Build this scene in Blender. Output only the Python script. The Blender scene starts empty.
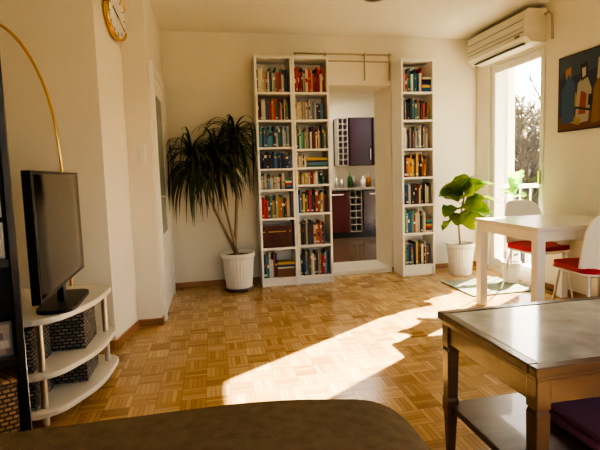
import bpy, math, random
from mathutils import Vector, Matrix
random.seed(7)
R=random.random
def U(a,b): return a+(b-a)*random.random()
# ------------------------------------------------------------ materials
def newmat(name):
    m=bpy.data.materials.new(name); m.use_nodes=True
    nt=m.node_tree; b=nt.nodes['Principled BSDF']
    return m,nt,b
def mat(name,col,rough=.6,metal=0,bump=0,bscale=60,spec=.5,coat=0,trans=0,var=0,vscale=6,stretch=None,emit=0):
    m,nt,b=newmat(name)
    b.inputs['Base Color'].default_value=(*col,1)
    b.inputs['Roughness'].default_value=rough
    b.inputs['Metallic'].default_value=metal
    b.inputs['Specular IOR Level'].default_value=spec
    b.inputs['Coat Weight'].default_value=coat
    b.inputs['Transmission Weight'].default_value=trans
    if emit:
        b.inputs['Emission Color'].default_value=(*col,1); b.inputs['Emission Strength'].default_value=emit
    tc=nt.nodes.new('ShaderNodeTexCoord')
    if bump:
        n=nt.nodes.new('ShaderNodeTexNoise'); n.inputs['Scale'].default_value=bscale; n.inputs['Detail'].default_value=4
        bp=nt.nodes.new('ShaderNodeBump'); bp.inputs['Strength'].default_value=bump; bp.inputs['Distance'].default_value=.01
        nt.links.new(tc.outputs['Object'],n.inputs['Vector'])
        nt.links.new(n.outputs['Fac'],bp.inputs['Height']); nt.links.new(bp.outputs['Normal'],b.inputs['Normal'])
    if var:
        mp=nt.nodes.new('ShaderNodeMapping')
        if stretch: mp.inputs['Scale'].default_value=stretch
        n=nt.nodes.new('ShaderNodeTexNoise'); n.inputs['Scale'].default_value=vscale; n.inputs['Detail'].default_value=6
        r=nt.nodes.new('ShaderNodeValToRGB')
        r.color_ramp.elements[0].position=.3; r.color_ramp.elements[1].position=.7
        r.color_ramp.elements[0].color=(*[c*(1-var) for c in col],1)
        r.color_ramp.elements[1].color=(*[min(1,c*(1+var)) for c in col],1)
        nt.links.new(tc.outputs['Object'],mp.inputs['Vector']); nt.links.new(mp.outputs['Vector'],n.inputs['Vector'])
        nt.links.new(n.outputs['Fac'],r.inputs['Fac']); nt.links.new(r.outputs['Color'],b.inputs['Base Color'])
    return m
def leafmat(name,c1,c2,trans=.35):
    m,nt,b=newmat(name)
    tc=nt.nodes.new('ShaderNodeTexCoord'); n=nt.nodes.new('ShaderNodeTexNoise'); n.inputs['Scale'].default_value=5
    r=nt.nodes.new('ShaderNodeValToRGB'); r.color_ramp.elements[0].position=.35; r.color_ramp.elements[1].position=.65
    r.color_ramp.elements[0].color=(*c1,1); r.color_ramp.elements[1].color=(*c2,1)
    nt.links.new(tc.outputs['Object'],n.inputs['Vector']); nt.links.new(n.outputs['Fac'],r.inputs['Fac'])
    nt.links.new(r.outputs['Color'],b.inputs['Base Color']); b.inputs['Roughness'].default_value=.4
    t=nt.nodes.new('ShaderNodeBsdfTranslucent'); mx=nt.nodes.new('ShaderNodeMixShader'); mx.inputs[0].default_value=trans
    nt.links.new(r.outputs['Color'],t.inputs['Color'])
    nt.links.new(b.outputs[0],mx.inputs[1]); nt.links.new(t.outputs[0],mx.inputs[2])
    nt.links.new(mx.outputs[0],nt.nodes['Material Output'].inputs['Surface'])
    return m
def glassmat(name,fac=.07,tint=(1,1,1)):
    m=bpy.data.materials.new(name); m.use_nodes=True; nt=m.node_tree; nt.nodes.clear()
    o=nt.nodes.new('ShaderNodeOutputMaterial'); t=nt.nodes.new('ShaderNodeBsdfTransparent'); t.inputs[0].default_value=(*tint,1)
    g=nt.nodes.new('ShaderNodeBsdfGlossy'); g.inputs['Roughness'].default_value=.02
    mx=nt.nodes.new('ShaderNodeMixShader'); mx.inputs[0].default_value=fac
    nt.links.new(t.outputs[0],mx.inputs[1]); nt.links.new(g.outputs[0],mx.inputs[2]); nt.links.new(mx.outputs[0],o.inputs[0])
    return m
def attrmat(name,rough=.5):
    m,nt,b=newmat(name); a=nt.nodes.new('ShaderNodeAttribute'); a.attribute_name='Col'
    nt.links.new(a.outputs['Color'],b.inputs['Base Color']); b.inputs['Roughness'].default_value=rough
    return m
def parquet():
    m,nt,b=newmat('parquet_floor'); N=nt.nodes; L=nt.links
    tc=N.new('ShaderNodeTexCoord'); sp=N.new('ShaderNodeSeparateXYZ'); L.new(tc.outputs['Object'],sp.inputs[0])
    def M(op,a,bb=None,c=None):
        n=N.new('ShaderNodeMath'); n.operation=op
        for i,x in enumerate((a,bb,c)):
            if x is None: continue
            if isinstance(x,(int,float)): n.inputs[i].default_value=x
            else: L.new(x,n.inputs[i])
        return n.outputs[0]
    s=.128
    px=M('DIVIDE',M('ADD',sp.outputs[0],50),s); py=M('DIVIDE',M('ADD',sp.outputs[1],50),s)
    cx=M('FLOOR',px); cy=M('FLOOR',py); fx=M('FRACT',px); fy=M('FRACT',py)
    par=M('MODULO',M('ADD',cx,cy),2); ip=M('SUBTRACT',1,par)
    a=M('ADD',M('MULTIPLY',fx,par),M('MULTIPLY',fy,ip))
    o=M('ADD',M('MULTIPLY',fy,par),M('MULTIPLY',fx,ip))
    a5=M('MULTIPLY',a,5); idx=M('FLOOR',a5); fs=M('FRACT',a5)
    cb=N.new('ShaderNodeCombineXYZ'); L.new(cx,cb.inputs[0]); L.new(cy,cb.inputs[1]); L.new(M('ADD',idx,M('MULTIPLY',par,17)),cb.inputs[2])
    wn=N.new('ShaderNodeTexWhiteNoise'); wn.noise_dimensions='3D'; L.new(cb.outputs[0],wn.inputs['Vector'])
    cb2=N.new('ShaderNodeCombineXYZ'); L.new(cx,cb2.inputs[0]); L.new(cy,cb2.inputs[1])
    wn2=N.new('ShaderNodeTexWhiteNoise'); wn2.noise_dimensions='3D'; L.new(cb2.outputs[0],wn2.inputs['Vector'])
    v=M('ADD',M('ADD',M('MULTIPLY',wn.outputs['Value'],.40),M('MULTIPLY',wn2.outputs['Value'],.34)),M('MULTIPLY',par,.08))
    gm=N.new('ShaderNodeCombineXYZ'); L.new(M('MULTIPLY',a,14),gm.inputs[0]); L.new(M('MULTIPLY',o,1.5),gm.inputs[1]); L.new(M('ADD',idx,M('MULTIPLY',cx,3.7)),gm.inputs[2])
    gn=N.new('ShaderNodeTexNoise'); gn.inputs['Scale'].default_value=2; gn.inputs['Detail'].default_value=3; L.new(gm.outputs[0],gn.inputs['Vector'])
    v=M('ADD',v,M('MULTIPLY',gn.outputs['Fac'],.22))
    r=N.new('ShaderNodeValToRGB'); e=r.color_ramp.elements
    e[0].position=.1; e[0].color=(.31,.175,.065,1); e[1].position=.95; e[1].color=(.71,.495,.235,1)
    k=e.new(.5); k.color=(.51,.32,.13,1)
    L.new(v,r.inputs[0])
    g1=M('MINIMUM',fs,M('SUBTRACT',1,fs)); g2=M('MULTIPLY',M('MINIMUM',o,M('SUBTRACT',1,o)),5)
    g=M('MINIMUM',g1,g2); gap=M('LESS_THAN',g,.05)
    mx=N.new('ShaderNodeMix'); mx.data_type='RGBA'; L.new(M('MULTIPLY',gap,.65),mx.inputs[0]); L.new(r.outputs[0],mx.inputs[6]); mx.inputs[7].default_value=(.14,.07,.03,1)
    L.new(mx.outputs[2],b.inputs['Base Color'])
    n=N.new('ShaderNodeTexNoise'); n.inputs['Scale'].default_value=3; L.new(tc.outputs['Object'],n.inputs['Vector'])
    L.new(M('ADD',M('MULTIPLY',n.outputs['Fac'],.15),.12),b.inputs['Roughness'])
    bp=N.new('ShaderNodeBump'); bp.inputs['Strength'].default_value=.12; bp.inputs['Distance'].default_value=.002
    L.new(v,bp.inputs['Height']); L.new(bp.outputs[0],b.inputs['Normal'])
    return m
def brickmat(name,c1,c2,mortar,scale,rough=.7,ms=.02,bw=.5,rh=.25,bump=.5,offset=.5):
    m,nt,b=newmat(name); tc=nt.nodes.new('ShaderNodeTexCoord'); br=nt.nodes.new('ShaderNodeTexBrick')
    sp=nt.nodes.new('ShaderNodeSeparateXYZ'); ad=nt.nodes.new('ShaderNodeMath'); ad.operation='ADD'; cb=nt.nodes.new('ShaderNodeCombineXYZ')
    nt.links.new(tc.outputs['Object'],sp.inputs[0]); nt.links.new(sp.outputs[0],ad.inputs[0]); nt.links.new(sp.outputs[1],ad.inputs[1])
    nt.links.new(ad.outputs[0],cb.inputs[0]); nt.links.new(sp.outputs[2],cb.inputs[1])
    br.inputs['Color1'].default_value=(*c1,1); br.inputs['Color2'].default_value=(*c2,1); br.inputs['Mortar'].default_value=(*mortar,1)
    br.inputs['Scale'].default_value=scale; br.inputs['Mortar Size'].default_value=ms
    br.inputs['Brick Width'].default_value=bw; br.inputs['Row Height'].default_value=rh; br.offset=offset
    nt.links.new(cb.outputs[0],br.inputs['Vector']); nt.links.new(br.outputs['Color'],b.inputs['Base Color'])
    bp=nt.nodes.new('ShaderNodeBump'); bp.inputs['Strength'].default_value=bump; bp.inputs['Distance'].default_value=.005; bp.invert=True
    nt.links.new(br.outputs['Fac'],bp.inputs['Height']); nt.links.new(bp.outputs[0],b.inputs['Normal'])
    b.inputs['Roughness'].default_value=rough
    return m

wallM=mat('wall_paint',(.81,.755,.635),.85,bump=.06,bscale=120,var=.02,vscale=2)
ceilM=mat('ceiling_paint',(.83,.785,.68),.9,bump=.04,bscale=90)
whiteM=mat('white_lacquer',(.84,.81,.74),.35)
shelfM=mat('white_laminate',(.86,.83,.77),.4)
trimM=mat('wood_trim',(.38,.19,.09),.4,var=.2,vscale=8)
darkwood=mat('dark_walnut',(.075,.038,.022),.32,var=.35,vscale=5,stretch=(1,6,6),coat=.3)
espresso=mat('espresso_wood',(.024,.017,.013),.4,var=.2)
blackM=mat('black_plastic',(.012,.012,.013),.3)
screenM=mat('tv_screen',(.006,.006,.008),.06,spec=.7)
steel=mat('brushed_steel',(.6,.58,.55),.3,metal=1)
darksteel=mat('dark_steel',(.25,.23,.21),.4,metal=.8)
rackM=mat('beige_metal',(.42,.36,.27),.45)
brass=mat('brass',(.75,.5,.18),.22,metal=1)
creamM=mat('cream_board',(.76,.71,.60),.4)
fabric=mat('olive_brown_fabric',(.165,.120,.068),.95,bump=.6,bscale=350,var=.15,vscale=40,spec=.15)
redM=mat('red_upholstery',(.42,.014,.028),.6,bump=.2,bscale=200)
purpleM=mat('purple_fabric',(.22,.08,.15),.85,bump=.3,bscale=200)
potM=mat('white_ceramic',(.80,.76,.68),.35)
soilM=mat('soil',(.05,.03,.02),.95,bump=1,bscale=60)
barkM=mat('cane_bark',(.32,.23,.13),.8,bump=.6,bscale=50)
dracM=leafmat('dracaena_leaf',(.018,.035,.014),(.055,.085,.03),.12)
broadM=leafmat('broad_leaf',(.08,.19,.02),(.32,.38,.05),.4)
brightM=leafmat('bright_leaf',(.22,.5,.04),(.4,.7,.08),.55)
stoneM=mat('grey_marble',(.38,.385,.37),.10,var=.25,vscale=9,spec=.7)
glassM=glassmat('window_glass')
frostM=mat('frosted_door_glass',(.33,.38,.33),.25)
wickerD=brickmat('grey_wicker',(.13,.12,.105),(.30,.27,.22),(.03,.027,.025),9,.7,.035,.32,.16,1)
wickerT=brickmat('tan_wicker',(.62,.40,.20),(.48,.30,.14),(.12,.07,.03),10,.7,.035,.32,.16,1)
bookM=attrmat('book_covers',.55)
rugM=mat('green_grey_rug',(.24,.26,.18),.95,bump=.6,bscale=300,var=.2,vscale=30)
floorM=parquet()
tileM=mat('kitchen_tile',(.17,.12,.08),.12)
kitDark=mat('aubergine_cabinet',(.04,.014,.026),.2)
kitRed=mat('dark_red_cabinet',(.10,.018,.025),.25)
rackW=mat('wine_rack_laminate',(.50,.47,.42),.4)
counterM=mat('stone_counter',(.30,.27,.24),.2,var=.3,vscale=30)
paintM=attrmat('oil_paint',.5)

# ------------------------------------------------------------ builder
class B:
    def __init__(s,name): s.name=name; s.v=[];s.f=[];s.m=[];s.sm=[];s.c=[];s.mats=[];s.col=(1,1,1);s.X=Matrix.Identity(4)
    def mi(s,m):
        if m not in s.mats: s.mats.append(m)
        return s.mats.index(m)
    def add(s,vs,fs,m,smooth=False,M=None):
        T=s.X if M is None else s.X@M
        o=len(s.v); s.v+= [tuple(T@Vector(p)) for p in vs]
        i=s.mi(m)
        for f in fs: s.f.append([a+o for a in f]); s.m.append(i); s.sm.append(smooth); s.c.append(s.col)
    def box(s,x0,x1,y0,y1,z0,z1,m,M=None):
        vs=[(x,y,z) for x in(x0,x1) for y in(y0,y1) for z in(z0,z1)]
        fs=[(0,1,3,2),(4,6,7,5),(0,4,5,1),(2,3,7,6),(0,2,6,4),(1,5,7,3)]
        s.add(vs,fs,m,False,M)
    def prism(s,poly,z0,z1,m,M=None):
        n=len(poly); vs=[(x,y,z0) for x,y in poly]+[(x,y,z1) for x,y in poly]
        a=sum(poly[i][0]*poly[(i+1)%n][1]-poly[(i+1)%n][0]*poly[i][1] for i in range(n))
        fs=[tuple(range(n))[::-1],tuple(range(n,2*n))]+[(i,(i+1)%n,(i+1)%n+n,i+n) for i in range(n)]
        if a<0: fs=[f[::-1] for f in fs]
        s.add(vs,fs,m,False,M)
    def tube(s,pts,rad,m,n=10,caps=True,M=None,smooth=True):
        pts=[Vector(p) for p in pts]
        if not hasattr(rad,'__len__'): rad=[rad]*len(pts)
        vs=[];fs=[]; up=None
        for i,p in enumerate(pts):
            d=(pts[min(i+1,len(pts)-1)]-pts[max(i-1,0)])
            if d.length<1e-9: d=Vector((0,0,1))
            d.normalize()
            if up is None: up=Vector((0,0,1)) if abs(d.z)<.9 else Vector((1,0,0))
            a=up-d*up.dot(d)
            if a.length<1e-4: a=d.orthogonal()
            a.normalize(); b=d.cross(a); up=a
            for k in range(n):
                t=2*math.pi*k/n; vs.append(p+(a*math.cos(t)+b*math.sin(t))*rad[i])
        for i in range(len(pts)-1):
            for k in range(n): fs.append((i*n+k,i*n+(k+1)%n,(i+1)*n+(k+1)%n,(i+1)*n+k))
        s.add(vs,fs,m,smooth,M)
        if caps:
            s.add(vs[:n],[tuple(range(n))[::-1]],m,False,M); s.add(vs[-n:],[tuple(range(n))],m,False,M)
    def cyl(s,p0,p1,r,m,n=24,r1=None,M=None): s.tube([p0,p1],[r,r if r1 is None else r1],m,n,True,M)
    def lathe(s,prof,c,m,n=32,rib=0,M=None):
        vs=[];fs=[]
        for r,z in prof:
            for k in range(n):
                t=2*math.pi*k/n; rr=r*(1+(rib if k%2 else 0)) if r>.02 else r
                vs.append((c[0]+rr*math.cos(t),c[1]+rr*math.sin(t),c[2]+z))
        for i in range(len(prof)-1):
            for k in range(n): fs.append((i*n+k,i*n+(k+1)%n,(i+1)*n+(k+1)%n,(i+1)*n+k))
        s.add(vs,fs,m,rib==0,M)
    def surf(s,fn,nu,nv,m,T=None,M=None):
        P=[[Vector(fn(i/nu,j/nv)) for j in range(nv+1)] for i in range(nu+1)]
        vs=[p for r in P for p in r]; w=nv+1
        fs=[(i*w+j,(i+1)*w+j,(i+1)*w+j+1,i*w+j+1) for i in range(nu) for j in range(nv)]
        if T is None: s.add(vs,fs,m,True,M); return
        Q=[Vector(vs[i*w+j])+Vector(T(i/nu,j/nv)) for i in range(nu+1) for j in range(nv+1)]
        o=len(vs); fs2=[tuple(a+o for a in f[::-1]) for f in fs]
        e=[]
        for i in range(nu): e.append((i*w,(i+1)*w,(i+1)*w+o,i*w+o)); e.append((i*w+nv,i*w+nv+o,(i+1)*w+nv+o,(i+1)*w+nv))
        for j in range(nv): e.append((j,j+o,j+1+o,j+1)); e.append((nu*w+j,nu*w+j+1,nu*w+j+1+o,nu*w+j+o))
        s.add(vs+Q,fs+fs2,m,True,M); s.add(vs+Q,e,m,True,M)
    def done(s,bevel=0,seg=2,col=False):
        me=bpy.data.meshes.new(s.name); me.from_pydata(s.v,[],s.f)
        for m in s.mats: me.materials.append(m)
        me.polygons.foreach_set('material_index',s.m); me.polygons.foreach_set('use_smooth',s.sm)
        if col:
            ca=me.color_attributes.new('Col','FLOAT_COLOR','CORNER')
            for p,c in zip(me.polygons,s.c):
                for li in p.loop_indices: ca.data[li].color=(*c,1)
        me.update()
        o=bpy.data.objects.new(s.name,me); bpy.context.scene.collection.objects.link(o)
        if bevel:
            b=o.modifiers.new('bevel','BEVEL'); b.width=bevel; b.segments=seg; b.limit_method='ANGLE'; b.angle_limit=math.radians(50)
        return o
def rz(x,y,a,z=0): return Matrix.Translation((x,y,z))@Matrix.Rotation(a,4,'Z')

# ------------------------------------------------------------ room shell
H=2.67; XR=3.12; YB=4.9; XL=-1.9; YF=-1.3
b=B('floor'); b.box(XL-.2,XR+.25,YF-.2,YB+.02,-.12,0,floorM); b.done()
b=B('ceiling'); b.box(XL-.2,XR+.25,YF-.2,YB+.5,H,H+.15,ceilM); b.done()
b=B('wall_back'); OX0,OX1,OZ=1.13,2.03,2.14
b.box(-.44,OX0,YB,YB+.5,-.1,H,wallM); b.box(OX1,XR+.25,YB,YB+.5,-.1,H,wallM); b.box(OX0,OX1,YB,YB+.5,OZ,H,wallM); b.done()
CA=(-.705,3.25); CB=(-.62,3.68)
b=B('wall_left_corner')
b.prism([(-1.9,3.25),CA,CB,(-1.9,3.68)],-.1,H,wallM); b.done()
b=B('wall_left_recess'); b.box(-1.9,-.44,3.68,5.4,-.1,H,wallM); b.done()
b=B('wall_left'); b.box(XL-.2,XL,YF-.2,3.4,-.1,H,wallM); b.done()
b=B('wall_front')
b.box(XL,XR,YF-.2,YF,-.1,.9,wallM); b.box(XL,XR,YF-.2,YF,2.25,H,wallM); b.box(XL,-.6,YF-.2,YF,.9,2.25,wallM); b.box(2.6,XR,YF-.2,YF,.9,2.25,wallM); b.done()
WY0,WY1,WZ0,WZ1=3.78,4.66,.06,2.30
b=B('wall_right'); T=XR+.2
b.box(XR,T,WY1,YB,-.1,H,wallM); b.box(XR,T,WY0,WY1,WZ1,H,wallM); b.box(XR,T,WY0,WY1,-.1,WZ0,wallM)
b.box(XR,T,1.5,WY0,-.1,H,wallM); b.box(XR,T,-.4,1.5,2.25,H,wallM); b.box(XR,T,-.4,1.5,-.1,.85,wallM); b.box(XR,T,YF-.2,-.4,-.1,H,wallM); b.done()
def frame_x(b,x0,x1,y0,y1,z0,z1,w):
    b.box(x0,x1,y0,y0+w,z0,z1,whiteM); b.box(x0,x1,y1-w,y1,z0,z1,whiteM)
    b.box(x0,x1,y0+w,y1-w,z0,z0+w,whiteM); b.box(x0,x1,y0+w,y1-w,z1-w,z1,whiteM)
b=B('window_1')
frame_x(b,XR+.03,XR+.09,WY0,WY1,WZ0,WZ1,.045); frame_x(b,XR+.015,XR+.065,WY0+.035,WY1-.035,WZ0+.035,WZ1-.035,.055)
b.box(XR+.035,XR+.047,WY0+.085,WY1-.085,WZ0+.085,WZ1-.085,glassM)
b.box(XR-.01,XR+.015,WY0+.055,WY0+.08,1.0,1.13,steel); b.done(.004,1)
b=B('window_2'); frame_x(b,XR+.10,XR+.17,-.4,1.5,.85,2.25,.07); b.box(XR+.1,XR+.16,.51,.59,.92,2.18,whiteM)
b.box(XR+.12,XR+.13,-.33,1.43,.92,2.18,glassM); b.box(XR-.12,XR+.1,-.4,1.5,.82,.85,whiteM); b.done(.004,1)
b=B('fill_window'); y=YF-.15  # unseen window behind the camera, added to fill the room with light
b.box(-.6,-.53,y,y+.06,.9,2.25,whiteM);b.box(2.53,2.6,y,y+.06,.9,2.25,whiteM);b.box(-.53,2.53,y,y+.06,.9,.97,whiteM);b.box(-.53,2.53,y,y+.06,2.18,2.25,whiteM);b.box(.96,1.04,y,y+.06,.97,2.18,whiteM)
b.box(-.53,2.53,y+.025,y+.035,.97,2.18,glassM); b.done(.004,1)
bh=.055; bt=.014
b=B('baseboard_back'); b.box(-.44,OX0,YB-bt,YB,0,bh,trimM); b.box(OX1,XR,YB-bt,YB,0,bh,trimM); b.done(.003,1)
b=B('baseboard_right'); b.box(XR-bt,XR,-1.3,WY0,0,bh,trimM); b.box(XR-bt,XR,WY1,YB-bt,0,bh,trimM); b.done(.003,1)
b=B('baseboard_left')
def bb(p,q):
    p=Vector(p);q=Vector(q);d=(q-p).normalized();n=Vector((d.y,-d.x))*bt
    b.prism([p,q,q+n,p+n],0,bh,trimM)
bb((-1.9,3.25),CA); bb(CA,CB); bb(CB,(-.426,3.68)); bb((-.44,3.68),(-.44,3.74)); bb((-.44,4.72),(-.44,4.9)); b.done()
b=B('baseboard_side'); b.box(XL,XL+bt,YF,3.25,0,bh,trimM); b.done()
b=B('door_1'); x=-.439
b.box(x,x+.03,3.76,3.83,0,2.10,whiteM); b.box(x,x+.03,4.62,4.69,0,2.10,whiteM); b.box(x,x+.03,3.83,4.62,2.03,2.10,whiteM)
b.box(x,x+.016,3.83,3.97,.005,2.03,whiteM); b.box(x,x+.016,4.48,4.62,.005,2.03,whiteM); b.box(x,x+.016,3.97,4.48,.005,.68,whiteM); b.box(x,x+.016,3.97,4.48,1.88,2.03,whiteM)
b.box(x,x+.006,3.97,4.48,.68,1.88,frostM)
b.cyl((x+.016,3.9,1.02),(x+.06,3.9,1.02),.009,steel,10); b.cyl((x+.06,3.9,1.02),(x+.06,4.0,1.02),.009,steel,10); b.done(.003,1)
b=B('light_switch'); b.box(-.545,-.485,3.668,3.68,1.29,1.43,whiteM); b.box(-.538,-.492,3.664,3.668,1.30,1.355,potM); b.box(-.538,-.492,3.664,3.668,1.365,1.42,potM); b.done(.003)
b=B('trim_1'); b.box(OX0,OX1,YB-.0,YB+.52,-.02,.05,potM); b.done(.008)
b=B('wall_rack')
yy=YB-.05
b.cyl((.93,yy,2.46),(2.03,yy,2.46),.010,rackM,10); b.cyl((1.26,yy,2.385),(2.03,yy,2.385),.009,rackM,10)
for x_ in (1.28,1.72,2.01):
    b.cyl((x_,yy,2.18),(x_,yy,2.48),.009,rackM,10)
for x_ in (.95,1.28,1.72,2.01): b.cyl((x_,yy,2.46),(x_,YB+.002,2.46),.007,rackM,8)
b.done()

# ------------------------------------------------------------ kitchen beyond
KY0,KY1,KX0,KX1=YB+.5,8.2,.5,3.9
b=B('floor_kitchen'); b.box(KX0,KX1,KY0,KY1,-.12,.03,tileM); b.done()
b=B('ceiling_kitchen'); b.box(KX0,KX1,KY0,KY1,2.6,2.75,ceilM); b.done()
b=B('wall_kitchen_back'); b.box(KX0,KX1,KY1+.002,KY1+.1,-.1,2.75,wallM); b.done()
b=B('wall_kitchen_left'); b.box(KX0-.1,KX0,KY0,KY1,-.1,2.75,wallM); b.done()
b=B('wall_kitchen_right'); b.box(KX1,KX1+.1,KY0,KY1,-.1,2.75,wallM); b.done()
b=B('kitchen_base_cabinet')
b.box(1.2,3.6,7.62,8.2,.03,.13,blackM)
for x0_,x1_,mm in ((1.2,1.85,kitRed),(1.86,2.36,kitRed),(2.60,3.1,kitDark),(3.11,3.6,kitDark)):
    b.box(x0_,x1_,7.56,8.2,.13,.86,mm); b.box(x0_+.01,x1_-.01,7.54,7.56,.14,.85,mm); b.box(x0_+.12,x1_-.12,7.51,7.53,.79,.805,steel)
b.box(2.37,2.59,7.95,8.2,.13,.86,kitDark)
for i in range(3): b.box(2.37+i*.104,2.382+i*.104,7.56,8.2,.13,.86,rackW)
for i in range(7): b.box(2.37,2.59,7.56,8.2,.13+i*.12,.142+i*.12,rackW)
b.box(1.18,3.62,7.52,8.2,.87,.91,counterM); b.done(.004,1)
b=B('kitchen_wall_cabinet')
for x0_,x1_ in ((2.47,2.90),(2.91,3.33),(3.34,3.75)):
    b.box(x0_,x1_,7.85,8.2,1.30,2.16,kitDark); b.box(x0_+.008,x1_-.008,7.83,7.85,1.31,2.15,kitDark); b.box(x1_-.05,x1_-.035,7.805,7.83,1.4,1.6,steel)
b.box(2.27,2.46,8.12,8.2,1.30,2.16,kitDark)
for i in range(3): b.box(2.27+i*.088,2.282+i*.088,7.88,8.2,1.30,2.16,rackW)
for i in range(9): b.box(2.27,2.46,7.88,8.2,1.30+i*.106,1.312+i*.106,rackW)
for i in range(8):
    for j in range(2):
        if R()<.6: b.cyl((2.32+j*.088,7.9,1.36+i*.106),(2.32+j*.088,8.1,1.36+i*.106),.032,kitDark,10)
b.done(.003,1)
def bottle(b,x,y,z,h,r,m):
    b.lathe([(0,0),(r,0),(r,h*.6),(r*.35,h*.78),(r*.33,h),(0,h)],(x,y,z),m,12)
grn=mat('bottle_green',(.03,.09,.03),.1); amb=mat('amber_glass',(.3,.12,.02),.15)
b=B('kitchen_bottles')
for i,(x_,m_,h_) in enumerate(((1.95,grn,.24),(2.08,potM,.22),(2.2,steel,.18),(2.32,steel,.15),(2.45,grn,.28),(2.55,darksteel,.2),(2.7,potM,.2),(2.83,amb,.24),(2.95,steel,.22))):
    bottle(b,x_,7.8+.08*(i%2),.91,h_,.045,m_)
b.done()

# ------------------------------------------------------------ bookcases
def bookcase(x0,x1,zs,name='bookcase'):
    b=B(name); y0=YB-.285; y1=YB-.016; t=.022
    b.box(x0,x0+t,y0,y1,0,2.37,shelfM); b.box(x1-t,x1,y0,y1,0,2.37,shelfM)
    b.box(x0+t,x1-t,y0,y1,2.345,2.37,shelfM); b.box(x0+t,x1-t,y0+.02,y0+.035,0,zs[0]-t,shelfM)
    b.box(x0+t,x1-t,y1-.008,y1,0,2.345,shelfM)
    for z in zs: b.box(x0+t,x1-t,y0+.002,y1-.008,z-t,z,shelfM)
    return b.done(.0015,1)
PAL={
 'mix':[(.02,.04,.15),(.5,.03,.02),(.6,.55,.42),(.02,.02,.02),(.6,.4,.06),(.03,.15,.1),(.2,.08,.04),(.1,.2,.35),(.7,.65,.5),(.35,.3,.25),(.02,.1,.3),(.05,.3,.2),(.03,.03,.05)],
 'red':[(.5,.03,.02),(.6,.1,.03),(.62,.35,.06),(.35,.02,.03),(.02,.02,.05),(.65,.6,.48),(.03,.08,.2),(.03,.03,.03),(.5,.46,.36),(.05,.2,.12)],
 'teal':[(.05,.22,.33),(.08,.28,.42),(.5,.55,.55),(.03,.12,.25),(.1,.3,.4),(.02,.05,.12)],
 'blue':[(.015,.02,.05),(.02,.05,.2),(.015,.1,.3),(.03,.03,.03),(.05,.15,.35)],
 'white':[(.65,.6,.5),(.7,.66,.56),(.55,.5,.42),(.3,.28,.25),(.1,.2,.4),(.6,.45,.3),(.03,.04,.08)],
 'wine':[(.095,.02,.014),(.085,.017,.013)],
 'dark':[(.02,.02,.025),(.03,.03,.06),(.1,.03,.02),(.05,.06,.05),(.5,.1,.03),(.6,.55,.4),(.02,.08,.22)],
 'warm':[(.6,.3,.04),(.65,.5,.1),(.5,.1,.03),(.6,.58,.45),(.15,.05,.02),(.03,.08,.2),(.02,.02,.03)],
 'cool':[(.03,.12,.35),(.05,.25,.35),(.6,.6,.55),(.02,.05,.12),(.02,.2,.2),(.5,.05,.04)]}
def books(x0,x1,rows,name='books'):
    b=B(name); t=.022; yf=YB-.262
    for z,hh,pal,fill,style in rows:
        x=x0+t+.004; end=x0+t+(x1-x0-2*t)*fill; P=PAL[pal]
        while x<end:
            w=.031 if style=='series' else U(.009,.027)
            if x+w>end or x+w>x1-t-.002: break
            h=hh*(.8 if style=='series' else U(.62,.88)); d=U(.13,.19) if style!='series' else .18
            c=random.choice(P); k=U(.7,1.2); c=tuple(min(1,a*k) for a in c)
            yo=yf+(U(0,.03) if style!='series' else .005)
            b.col=c; b.box(x,x+w-.0012,yo,yo+d,z,z+h,bookM)
            b.col=(.7,.64,.5); b.box(x+.002,x+w-.003,yo+.004,yo+d,z+h,z+h+.0008,bookM)
            if R()<.6:
                zc=z+h*U(.4,.8); hb=h*(U(.05,.2) if style!='series' else .05); b.col=random.choice([(.75,.7,.55),(.6,.45,.12),(.03,.03,.03),(.7,.68,.6),(.4,.05,.03)]) if style!='series' else (.5,.36,.12)
                if style=='series': zc=z+h*.7
                b.box(x+.0015,x+w-.0025,yo-.0006,yo,zc,zc+hb,bookM)
            if R()<.3:
                b.col=(.7,.66,.55); b.box(x+.002,x+w-.003,yo-.0006,yo,z+h*.08,z+h*.16,bookM)
            x+=w
        if style=='stack' or (style=='mix' and fill<.9 and R()<.8):
            zz=z; xs=max(x,x0+t)+.005
            while zz<z+hh*.5 and x1-t-xs>.06:
                th=U(.015,.03); b.col=random.choice(PAL['mix']); b.box(xs,x1-t-.004,yf+U(0,.01),yf+.17,zz,zz+th-.001,bookM); zz+=th
    return b.done(col=True)
A0,A1=.475,.858; C0,C1=.862,1.245; D0,D1=2.045,2.43
za=[.09,.41,.72,1.02,1.235,1.455,1.73,2.01]
bookcase(A0,A1,za)
def gaps(z): return [ (z[i+1] if i+1<len(z) else 2.345)-z[i]-.022 for i in range(len(z))]
def mk(zs,spec): return [(z+.0005,min(g,.30),p,f,s) for z,g,(p,f,s) in zip(zs,gaps(zs),spec)]
books(A0,A1,mk(za,[('cool',.45,'mix'),('wine',.98,'series'),('red',.92,'mix'),('white',.8,'mix'),('blue',.97,'mix'),('teal',.95,'mix'),('red',.97,'mix'),('mix',.95,'mix')]))
zb=[.09,.42,.76,1.06,1.24,1.43,1.73,2.01]
bookcase(C0,C1,zb)
books(C0,C1,mk(zb,[('mix',.95,'mix'),('dark',.9,'mix'),('mix',.96,'mix'),('mix',.9,'mix'),('white',.35,'stack'),('mix',.97,'mix'),('white',.9,'mix'),('red',.95,'mix')]))
zc=[.12,.48,.80,1.10,1.41,1.72,2.02]
bookcase(D0,D1,zc)
books(D0,D1,mk(zc,[('mix',.97,'mix'),('mix',.85,'mix'),('dark',.95,'mix'),('warm',.88,'mix'),('white',.93,'mix'),('mix',.96,'mix'),('cool',.7,'mix')]))

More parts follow.
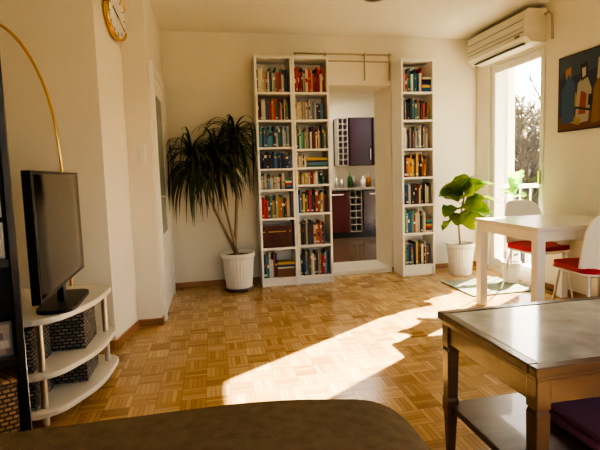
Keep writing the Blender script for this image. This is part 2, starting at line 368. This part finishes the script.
# ------------------------------------------------------------ plants
def pot(b,x,y,r,h,z=0,rib=.02):
    b.lathe([(0,0.0),(r*.78,0),(r*.80,.01),(r*.97,h*.86)],(x,y,z),potM,56,rib=rib)
    b.lathe([(r*1.0,h*.86),(r*1.06,h*.88),(r*1.06,h),(r*.95,h),(r*.93,h*.88)],(x,y,z),potM,40)
    b.lathe([(r*.94,h*.9),(0,h*.93)],(x,y,z),soilM,30)
def strap(b,p,az,el,L,w,m,lim,g=1.0,seg=9):
    d=Vector((math.cos(az)*math.cos(el),math.sin(az)*math.cos(el),math.sin(el))); side=Vector((-math.sin(az),math.cos(az),0))
    p=Vector(p); pts=[]; st=L/seg
    for i in range(seg+1):
        t=i/seg; ww=w*(min(1,.55+t*2.5))*(1-t**2.2)+.001
        pts.append((p.copy(),ww)); d=(d+Vector((0,0,-1))*st*g*(2.6+4*t)).normalized(); q=p+d*st
        q.x=min(max(q.x,lim[0]),.44); q.y=min(q.y,lim[1]); p=q
    vs=[];fs=[]
    for q,ww in pts: vs+= [q-side*ww+Vector((0,0,ww*.3)),q,q+side*ww+Vector((0,0,ww*.3))]
    for i in range(seg): a=i*3; fs+=[(a,a+1,a+4,a+3),(a+1,a+2,a+5,a+4)]
    b.add(vs,fs,m,True)
b=B('potted_dracaena'); px,py=.235,4.62
pot(b,px,py,.165,.355,.035)
b.lathe([(0,.02),(.15,.02),(.15,.035),(0,.035)],(px,py,0),darksteel,28)
for k in range(4):
    a_=k*math.pi/2+.6; b.cyl((px+.12*math.cos(a_),py+.12*math.sin(a_)-.008,.014),(px+.12*math.cos(a_),py+.12*math.sin(a_)+.008,.014),.014,blackM,12)
crowns=[((-.17,4.48,1.37),(.02,4.58,.85),1.0),((.06,4.50,1.38),(.12,4.6,.9),.95),((.25,4.58,1.60),(.25,4.62,1.0),1.0)]
for c,mid,k in crowns:
    b.tube([(px+U(-.05,.05),py+U(-.04,.04),.33),mid,((mid[0]+c[0])/2,(mid[1]+c[1])/2,(mid[2]+c[2])/2+.05),c],[.017,.014,.012,.011],barkM,8)
    for i in range(105):
        t=R(); pz=c[2]-.14*t
        L=U(.40,.68)*k
        strap(b,(c[0],c[1],pz),U(0,2*math.pi),math.radians(68-72*t+U(-12,12)),L,U(.010,.015),dracM,(-.38,4.875),g=U(.9,1.9))
b.done()
def broadleaf(b,base,tipdir,L,W,m,droop=.6,roll=0):
    d=Vector(tipdir).normalized(); side=d.cross(Vector((0,0,1))).normalized(); up=side.cross(d)
    side=(side*math.cos(roll)+up*math.sin(roll)); up=side.cross(d)
    base=Vector(base)
    def fn(u,v):
        w=W*math.sin(math.pi*min(1,u**.75*.97+.02))**.8; s=(v-.5)*2
        p=base+d*L*u+side*w*s+up*(abs(s)*w*.35)+Vector((0,0,-1))*droop*L*u*u+up*.012*math.sin(u*20)*abs(s)
        p.x=min(p.x,3.1); p.y=min(p.y,4.88)
        return p
    b.surf(fn,10,6,m)
b=B('potted_fig_plant'); px,py=2.70,4.55
pot(b,px,py,.145,.35)
top=(px+.02,py-.05,.88)
b.tube([(px,py,.3),(px-.02,py,.55),top],[.013,.011,.008],barkM,8)
for ax,ay,az,L,W,zb_ in ((-1,-.3,.7,.33,.125,.78),(-.6,-.5,1.1,.34,.12,.84),(.2,-.6,1.3,.33,.11,.86),(1,-.4,.9,.40,.125,.84),(.9,-.7,.35,.34,.125,.80),(-.9,-.6,.1,.32,.12,.74),(-.2,-1,.5,.32,.13,.84),(.5,-.9,.1,.29,.12,.74),(-.5,-.7,-.1,.26,.11,.70),(.2,.1,1.4,.31,.11,.86),(.7,-.2,.2,.28,.11,.70),(.5,-.6,.8,.33,.12,.86),(-.4,-.8,.9,.3,.12,.86),(-.8,-.2,.4,.30,.12,.86),
   (-.9,-.4,-.1,.26,.11,.64),(.8,-.6,0,.27,.11,.62),(-.1,-.9,-.1,.27,.12,.66),(.95,-.5,.6,.38,.12,.74),(-.9,-.5,.9,.34,.11,.84),(.1,-.8,.2,.28,.12,.78)):
    base=Vector((px,py-.02,zb_)); d=Vector((ax,ay,az)).normalized(); q=base+d*.06
    b.tube([base,q],.004,broadM,6); broadleaf(b,q,d,L,W,broadM,.35,U(-.9,.9))
b.done()
b=B('potted_houseplant'); px,py=2.95,4.02
pot(b,px,py,.09,.22)
b.tube([(px,py,.2),(px+.02,py,.6),(px+.03,py,.95)],[.009,.008,.006],barkM,8)
for ax,ay,az,L,W,zb_ in ((-.3,.2,1.3,.33,.10,.93),(.1,-.5,1.4,.30,.09,.95),(-.6,-.5,.6,.23,.08,.9),(-.3,.6,.6,.2,.06,.88),(.0,-.8,.4,.2,.06,.86)):
    base=Vector((px+.03,py,zb_)); broadleaf(b,base,(ax,ay,az),L,W,brightM,.3,U(-.9,.3))
b.done()

# ------------------------------------------------------------ AC
b=B('air_conditioner')
zo=.04
prof=[(3.12,2.285),(2.96,2.285),(2.905,2.335),(2.895,2.435),(2.905,2.56),(2.93,2.585),(3.12,2.585)]
n=len(prof); vs=[(x,3.78,z+zo) for x,z in prof]+[(x,4.74,z+zo) for x,z in prof]
acM=mat('aged_white_plastic',(.74,.69,.57),.4)
b.add(vs,[tuple(range(n)),tuple(range(n,2*n))[::-1]]+[(i,i+n,(i+1)%n+n,(i+1)%n) for i in range(n)],acM)
b.box(2.935,2.965,3.86,4.66,2.277+zo,2.287+zo,blackM); 
for z in (2.375,2.415,2.485): b.box(2.889,2.9,3.81,4.71,z+zo,z+zo+.004,darksteel)
b.box(2.888,2.9,3.86,3.92,2.345+zo,2.36+zo,darksteel)
b.done(.008)
b=B('ac_pipe'); b.tube([(3.09,3.76,2.57),(3.085,3.70,2.57),(3.085,3.67,2.53),(3.09,3.67,2.40),(3.1,3.68,2.32)],.012,rackM,10); b.done()

# ------------------------------------------------------------ painting on right wall
b=B('painting'); y0,y1,z0,z1=2.98,3.59,1.47,2.12; x=XR
b.col=(.05,.03,.02); b.box(x-.025,x,y0,y1,z0,z1,paintM)
def P(pts,c,k=0):
    b.col=c; vs=[(x-.026-.0006*k,y1-a*(y1-y0),z0+q*(z1-z0)) for a,q in pts]; b.add(vs,[tuple(range(len(vs)))],paintM)
P([(0.02,.02),(.98,.02),(.98,.98),(.02,.98)],(.03,.04,.09),0)
P([(0.02,.02),(.98,.02),(.98,.25),(.02,.2)],(.16,.06,.03),1)
P([(0.02,.7),(.98,.75),(.98,.98),(.02,.98)],(.05,.08,.13),1)
for pts,c in [([(.08,.1),(.3,.12),(.32,.6),(.2,.75),(.07,.55)],(.04,.10,.2)),([(.12,.3),(.26,.28),(.28,.55),(.18,.66)],(.45,.42,.36)),([(.15,.66),(.25,.64),(.24,.84),(.13,.82)],(.35,.2,.1)),
  ([(.32,.08),(.55,.1),(.6,.5),(.5,.72),(.36,.6)],(.36,.33,.28)),([(.38,.2),(.5,.2),(.52,.45),(.42,.5)],(.3,.07,.03)),([(.42,.62),(.54,.66),(.52,.85),(.4,.83)],(.02,.02,.02)),([(.44,.66),(.5,.68),(.5,.79),(.43,.78)],(.45,.42,.36)),
  ([(.6,.06),(.85,.1),(.9,.55),(.75,.7),(.63,.5)],(.25,.14,.05)),([(.66,.2),(.78,.22),(.8,.48),(.7,.5)],(.05,.12,.2)),([(.68,.6),(.82,.62),(.8,.85),(.7,.86)],(.45,.42,.36)),([(.28,.3),(.36,.32),(.34,.5),(.29,.48)],(.35,.27,.08)),([(.54,.3),(.64,.3),(.62,.42),(.55,.44)],(.02,.02,.02)),
  ([(.2,.12),(.4,.06),(.42,.14),(.24,.2)],(.35,.25,.1)),([(.14,.4),(.3,.44),(.3,.47),(.14,.43)],(.02,.02,.03)),([(.34,.28),(.6,.22),(.6,.25),(.34,.31)],(.02,.02,.03)),([(.6,.34),(.88,.4),(.88,.43),(.6,.37)],(.4,.36,.3)),([(.72,.7),(.76,.7),(.75,.76),(.71,.75)],(.02,.02,.02)),([(.17,.7),(.2,.7),(.2,.74),(.17,.74)],(.02,.02,.02))]:
    P(pts,c,2+R())
b.done(col=True)

# ------------------------------------------------------------ clock on slanted wall
b=B('wall_clock'); nrm=Vector((.978,-.207,0)).normalized(); c=Vector((-.618,3.55,2.345))
b.X=Matrix.Translation(c)@nrm.to_track_quat('Z','Y').to_matrix().to_4x4()
b.lathe([(0,-.018),(.165,-.018),(.174,.0),(.171,.018),(.16,.02),(.155,.01)],(0,0,0),brass,40)
b.lathe([(.155,.008),(0,.008)],(0,0,0),whiteM,40)
for i in range(12):
    b.box(-.004,.004,.115,.143,.009,.011,blackM,M=Matrix.Rotation(i*math.pi/6,4,'Z'))
b.box(-.005,.005,-.02,.085,.011,.013,blackM,M=Matrix.Rotation(1.0,4,'Z')); b.box(-.003,.003,-.02,.12,.014,.016,blackM,M=Matrix.Rotation(-2.2,4,'Z'))
b.done()

# ------------------------------------------------------------ TV, stand
b=B('tv_stand')
def rounded(pts,r,k=5):
    out=[]; n=len(pts)
    for i in range(n):
        p0,p,p1=Vector(pts[i-1]),Vector(pts[i]),Vector(pts[(i+1)%n])
        a=(p0-p); c=(p1-p); rr=min(r[i],a.length*.45,c.length*.45); a=p+a.normalized()*rr; c=p+c.normalized()*rr
        for j in range(k+1):
            t=j/k; out.append(tuple(a*(1-t)**2+p*2*t*(1-t)+c*t*t))
    return out
def board(e,z,th=.03):
    b.prism(rounded([(-1.42,2.24-e),(-.765,2.22-e),(-.635+e,2.50),(-.61+e,2.90),(-1.42,2.96)],[.02,.12,.12,.13,.02]),z-th,z,creamM)
board(0,.53); board(.015,.27,.028); board(.02,.09,.03)
for (x_,y_) in ((-.83,2.27),(-.66,2.80),(-1.36,2.30),(-1.36,2.9)):
    b.cyl((x_,y_,.0),(x_,y_,.50),.016,steel,16)
b.done(.008,3)
def basket(x0,x1,y0,y1,z0,z1,m,name='storage_basket'):
    b=B(name); t=.012
    b.box(x0,x1,y0,y1,z0,z0+t,m); b.box(x0,x0+t,y0,y1,z0+t,z1,m); b.box(x1-t,x1,y0,y1,z0+t,z1,m); b.box(x0+t,x1-t,y0,y0+t,z0+t,z1,m); b.box(x0+t,x1-t,y1-t,y1,z0+t,z1,m)
    for q in ((x0-.003,x1+.003,y0-.003,y0+.015),(x0-.003,x1+.003,y1-.015,y1+.003),(x0-.003,x0+.015,y0,y1),(x1-.015,x1+.003,y0,y1)): b.box(*q,z1-.012,z1+.006,m)
    return b.done(.005,2)
for zb_ in (.271,.091):
    h=.20 if zb_>.2 else .13
    basket(-1.32,-.86,2.245,2.50,zb_,zb_+h,wickerD); basket(-1.32,-.70,2.52,2.76,zb_,zb_+h,wickerD)
b=B('television'); ang=math.atan2(1.04,-.06); b.X=rz(-.775,2.50,ang)
b.box(-.455,.40,-.018,.018,.645,1.215,blackM); b.box(-.3,.3,.018,.05,.75,1.05,blackM)
b.box(-.438,.383,-.020,-.018,.665,1.2,screenM)
b.box(-.03,.03,-.0,.03,.545,.68,blackM)
b.prism(rounded([(-.20,-.08),(.24,-.08),(.24,.10),(-.20,.10)],[.09]*4),.531,.55,blackM)
b.done(.004,2)

# ------------------------------------------------------------ dark shelf unit left
b=B('dark_shelf_unit'); a=math.atan2(.38,.925); ux,uy=-.655,1.665; b.X=rz(ux,uy,a)
W=.85; Dp=.20
b.box(-.024,0,0,Dp,0,2.45,espresso); b.box(-W,-W+.03,0,Dp,0,2.45,espresso); b.box(-W+.03,-.024,Dp-.01,Dp,0,2.45,espresso)
for z in (.06,.26,.57,.91,1.26,1.6,1.95,2.2,2.43): b.box(-W+.03,-.024,.005,Dp-.01,z-.03,z,espresso)
b.done(.003,1)
photoM=brickmat('photo_print',(.60,.48,.38),(.10,.06,.06),(.4,.33,.26),14,.4,.03,.5,.4,0)
b=B('picture_frames'); b.X=rz(ux,uy,a)
for i,(x_,z_,w_,h_) in enumerate(((-.10,.911,.065,.12),(-.21,.911,.09,.2),(-.10,.571,.065,.12),(-.22,.571,.1,.14),(-.11,1.261,.08,.14))):
    b.box(x_,x_+w_,.03,.042,z_,z_+h_,darksteel); b.box(x_+.008,x_+w_-.008,.027,.03,z_+.01,z_+h_-.010,photoM)
b.box(-.10,-.035,.03,.042,1.05,1.17,darksteel); b.box(-.092,-.043,.027,.03,1.06,1.16,photoM)
b.done()
b=B('wicker_basket'); b.X=rz(ux,uy,a)
b.box(-.5,-.034,.008,.18,.261,.47,wickerT); b.box(-.505,-.03,.003,.185,.47,.49,wickerT); b.done(.012,3)

# ------------------------------------------------------------ arc floor lamp
b=B('arc_floor_lamp')
b.lathe([(0,0),(.14,0),(.14,.03),(.02,.04),(0,.04)],(-.93,3.08,0),brass,32)
pts=[(-.93,3.08,.03),(-.91,3.07,.5),(-.895,3.04,.9),(-.895,3.0,1.27),(-.925,3.0,1.6),(-.987,3.0,1.83),(-1.09,3.0,2.02),(-1.22,3.0,2.12),(-1.36,3.0,2.14),(-1.48,3.0,2.08),(-1.54,3.0,1.98)]
sp=[]
for i in range(len(pts)-1):
    p0,p1,p2,p3=[Vector(pts[max(0,min(len(pts)-1,k))]) for k in (i-1,i,i+1,i+2)]
    for j in range(5):
        t=j/5; sp.append(.5*((2*p1)+(p2-p0)*t+(2*p0-5*p1+4*p2-p3)*t*t+(3*p1-p0-3*p2+p3)*t**3))
sp.append(Vector(pts[-1]))
b.tube(sp,.0085,brass,10)
b.lathe([(.02,.0),(.05,-.01),(.11,-.08),(.13,-.15),(.125,-.15),(.1,-.08),(.02,-.01)],(-1.54,3.0,1.99),brass,28); b.done()

# ------------------------------------------------------------ dining table + chairs
b=B('dining_table'); x0,x1,y0,y1=2.20,3.08,2.72,3.48; tw=mat('white_table_top',(.80,.77,.70),.25)
b.box(x0,x1,y0,y1,.715,.745,tw); b.box(x0+.02,x1-.02,y0+.02,y0+.04,.64,.715,whiteM); b.box(x0+.02,x1-.02,y1-.04,y1-.02,.64,.715,whiteM); b.box(x0+.02,x0+.04,y0+.04,y1-.04,.64,.715,whiteM); b.box(x1-.04,x1-.02,y0+.04,y1-.04,.64,.715,whiteM)
for lx in (x0+.01,x1-.075):
    for ly in (y0+.01,y1-.075): b.box(lx,lx+.065,ly,ly+.065,0,.714,whiteM)
b.done(.004,2)
def chair(x,y,a,name='dining_chair'):
    b=B(name); b.X=rz(x,y,a)
    def rr(h,n=6): return rounded([(-.21,-.2),(.21,-.2),(.22,.2),(-.22,.2)],[.1]*4,n)
    b.prism(rr(.2),.42,.435,whiteM)
    b.prism([(p[0]*.97,p[1]*.97) for p in rr(.2)],.435,.475,redM)
    def fn(u,v):
        t=(u-.5)*2; z=.47+.39*v; w=.215*(1-.06*v-.10*max(0,v-.75)*4*abs(t)**3)
        zz=z-(.07*abs(t)**4 if v>.5 else 0)*v
        return (w*t,-.20-.06*v+.07*t*t,zz)
    b.surf(fn,14,8,whiteM,T=lambda u,v:(0,-.014,0))
    for sx in(-1,1):
        b.tube([(sx*.15,.15,.42),(sx*.2,.20,.0)],[.010,.008],steel,10)
        b.tube([(sx*.15,-.15,.42),(sx*.2,-.23,.0)],[.010,.008],steel,10)
    b.tube([(-.15,.15,.41),(.15,.15,.41)],.008,steel,8); b.tube([(-.15,-.15,.41),(.15,-.15,.41)],.008,steel,8)
    for sx in(-1,1): b.tube([(sx*.15,.15,.41),(sx*.15,-.15,.41)],.008,steel,8)
    return b.done(.006,2)
chair(2.87,3.55,math.pi+.03)
chair(2.645,2.70,-.12)
b=B('floor_rug'); b.box(2.30,3.05,3.66,4.25,0,.012,rugM); b.done(.004)

# ------------------------------------------------------------ coffee table
b=B('coffee_table'); x0,x1,y0,y1,zt=.865,2.05,1.065,1.63,.60
fw=.035
b.box(x0,x1,y0,y0+fw,zt-.03,zt,darkwood); b.box(x0,x1,y1-fw,y1,zt-.03,zt,darkwood); b.box(x0,x0+fw,y0+fw,y1-fw,zt-.03,zt,darkwood); b.box(x1-fw,x1,y0+fw,y1-fw,zt-.03,zt,darkwood)
b.box(x0+fw,x1-fw,y0+fw,y1-fw,zt-.028,zt-.002,stoneM)
i=.02
b.box(x0+i,x1-i,y0+i,y0+i+.02,zt-.12,zt-.03,darkwood); b.box(x0+i,x1-i,y1-i-.02,y1-i,zt-.12,zt-.03,darkwood); b.box(x0+i,x0+i+.02,y0+i+.02,y1-i-.02,zt-.12,zt-.03,darkwood); b.box(x1-i-.02,x1-i,y0+i+.02,y1-i-.02,zt-.12,zt-.03,darkwood)
b.box(x0+.01,x1-.01,y0+.01,y1-.01,zt-.045,zt-.031,darkwood)
for lx in (x0+.037,x1-.037):
    for ly in (y0+.037,y1-.037):
        b.box(lx-.024,lx+.024,ly-.024,ly+.024,zt-.135,zt-.04,darkwood)
        vs=[];
        for z,r in ((0,.013),(.19,.02),(.2,.024),(.25,.024),(.26,.021),(zt-.15,.024),(zt-.135,.02)):
            vs+=[(lx-r,ly-r,z),(lx+r,ly-r,z),(lx+r,ly+r,z),(lx-r,ly+r,z)]
        fs=[(q*4+k,q*4+(k+1)%4,q*4+4+(k+1)%4,q*4+4+k) for q in range(6) for k in range(4)]
        b.add(vs,fs,darkwood)
b.box(x0+.03,x1-.03,y0+.03,y1-.03,.205,.23,darkwood)
b.done(.004,2)
b=B('folded_blanket')
b.box(1.18,1.62,1.16,1.5,.231,.262,purpleM); b.box(1.19,1.61,1.165,1.495,.263,.292,purpleM); b.done(.012,3)

# ------------------------------------------------------------ sofa
b=B('sofa')
RX=Matrix.Rotation(math.pi/2,4,'X')
prof=rounded([(-1.45,.10),(.455,.10),(.465,.52),(.36,.67),(.1,.705),(-1.45,.70)],[.03,.04,.16,.14,.2,.12],8)
b.prism(prof,-.90,-.50,fabric,M=RX)
b.box(-1.45,.44,-.30,.50,.10,.30,fabric)
b.box(-1.43,-.49,-.28,.52,.305,.45,fabric); b.box(-.48,.42,-.28,.52,.305,.45,fabric)
for lx in (-1.35,.35):
    for ly in (-.2,.8): b.box(lx-.03,lx+.03,ly-.03,ly+.03,0,.102,espresso)
o=b.done(.05,6)
for p in o.data.polygons: p.use_smooth=True

b=B('ceiling_lamp'); b.lathe([(0,0),(.1,0),(.09,-.05),(.03,-.07),(0,-.07)],(1.42,3.72,H),darksteel,28); b.done()

# ------------------------------------------------------------ outside
b=B('balcony')
conc=mat('concrete',(.5,.47,.42),.9,bump=.2,bscale=40)
YE=4.88
b.box(XR+.26,4.7,2.6,YE,-.25,-.02,conc)
for i in range(16): b.cyl((4.62,2.65+i*.14,-.02),(4.62,2.65+i*.14,.92),.009,whiteM,8)
b.box(4.59,4.65,2.6,YE,.92,.97,whiteM); b.box(4.59,4.65,2.6,YE,.02,.05,whiteM)
for i in range(9): b.cyl((XR+.40+i*.14,YE-.05,-.02),(XR+.40+i*.14,YE-.05,.92),.009,whiteM,8)
b.box(XR+.3,4.65,YE-.08,YE-.02,.92,.97,whiteM); b.done()
b=B('ground'); b.box(5,90,-30,110,-3.7,-3.5,mat('grass_ground',(.12,.13,.06),.95,var=.3,vscale=.5)); b.done()
b=B('apartment_building'); fac=mat('facade',(.34,.27,.20),.9); win=mat('facade_window',(.05,.06,.08),.1)
b.box(26,42,44,58,-3.5,4,fac)
for i in range(7):
    for k in range(2):
        b.box(26.8+i*2.1,27.8+i*2.1,43.94,44.02,-2+k*3,-.4+k*3,win); b.box(25.95,26.02,45+i*1.8,46.0+i*1.8,-2+k*3,-.4+k*3,win)
b.prism([(25.5,43.5),(42.5,43.5),(42.5,58.5),(25.5,58.5)],4,4.4,trimM); b.done()
treeM=mat('tree_bark',(.12,.085,.06),.9); tleaf=leafmat('autumn_leaf',(.16,.15,.05),(.32,.27,.10),.4)
def tree(x,y,h):
    b=B('tree')
    def br(p,d,L,r,k):
        q=p+d*L; m_=p+d*L*.5+Vector((U(-1,1),U(-1,1),0))*L*.05
        b.tube([p,m_,q],[r,r*.85,r*.65],treeM,5,caps=False)
        if k==0:
            for _ in range(3):
                c=q+Vector((U(-1,1),U(-1,1),U(-1,1)))*.4; s=U(.03,.06); e=Vector((U(-1,1),U(-1,1),U(-1,1))).normalized(); f=e.orthogonal().normalized()
                b.add([c-e*s,c-f*s,c+e*s,c+f*s],[(0,1,2,3)],tleaf)
            return
        for _ in range(3 if k<5 else 4):
            nd=(d+Vector((U(-1,1),U(-1,1),U(-.3,.7)))*.75).normalized(); br(p+d*L*U(.6,1),nd,L*U(.62,.82),r*.62,k-1)
    br(Vector((x,y,-3.5)),Vector((0,0,1)),h*.35,.15,5); b.done()
tree(11.5,15.6,8); tree(13,17,9); tree(14,19.5,9); tree(17,22,10); tree(16,24,10); tree(13,20.5,9); tree(20,25,10)

# ------------------------------------------------------------ lights
w=bpy.data.worlds.new('World'); bpy.context.scene.world=w; w.use_nodes=True; nt=w.node_tree
bg=nt.nodes['Background']; sk=nt.nodes.new('ShaderNodeTexSky')
try:
    sk.sky_type='NISHITA'; sk.sun_disc=False; sk.sun_elevation=math.radians(30.5); sk.sun_rotation=math.radians(57)
    sk.air_density=1.2; sk.dust_density=3
except Exception as e: print(e)
nt.links.new(sk.outputs[0],bg.inputs[0]); bg.inputs[1].default_value=.62
s=bpy.data.lights.new('sun','SUN'); s.energy=46; s.angle=math.radians(.5); s.color=(1,.87,.68)
so=bpy.data.objects.new('sun',s); bpy.context.scene.collection.objects.link(so)
so.rotation_euler=Vector((-1,-.65,-.70)).to_track_quat('-Z','Y').to_euler()
kl=bpy.data.lights.new('kitchen_fill_light','AREA'); kl.energy=25; kl.size=1.0; kl.color=(1,.87,.7)  # added area light to brighten the kitchen, no fixture modelled
ko=bpy.data.objects.new('kitchen_fill_light',kl); bpy.context.scene.collection.objects.link(ko); ko.location=(2.2,7.0,2.55)

# ------------------------------------------------------------ camera
th,ph,ro=math.radians(11),math.radians(5.0),math.radians(1.8)
f0=Vector((math.sin(th)*math.cos(ph),math.cos(th)*math.cos(ph),-math.sin(ph)))
r0=Vector((math.cos(th),-math.sin(th),0)); u0=r0.cross(f0)
rt=r0*math.cos(ro)-u0*math.sin(ro); up=r0*math.sin(ro)+u0*math.cos(ro)
M=Matrix.Identity(4)
for i in range(3): M[i][0]=rt[i]; M[i][1]=up[i]; M[i][2]=-f0[i]
M[0][3],M[1][3],M[2][3]=0,0,1.16
cam=bpy.data.cameras.new('camera'); cam.lens=27; cam.sensor_width=36; cam.clip_start=.02; cam.clip_end=300; cam.shift_y=-.0175
co=bpy.data.objects.new('camera',cam); bpy.context.scene.collection.objects.link(co); co.matrix_world=M
bpy.context.scene.camera=co
vs=bpy.context.scene.view_settings
try:
    vs.view_transform='AgX'; vs.look='AgX - High Contrast'
except Exception as e: print(e)
vs.exposure=.52
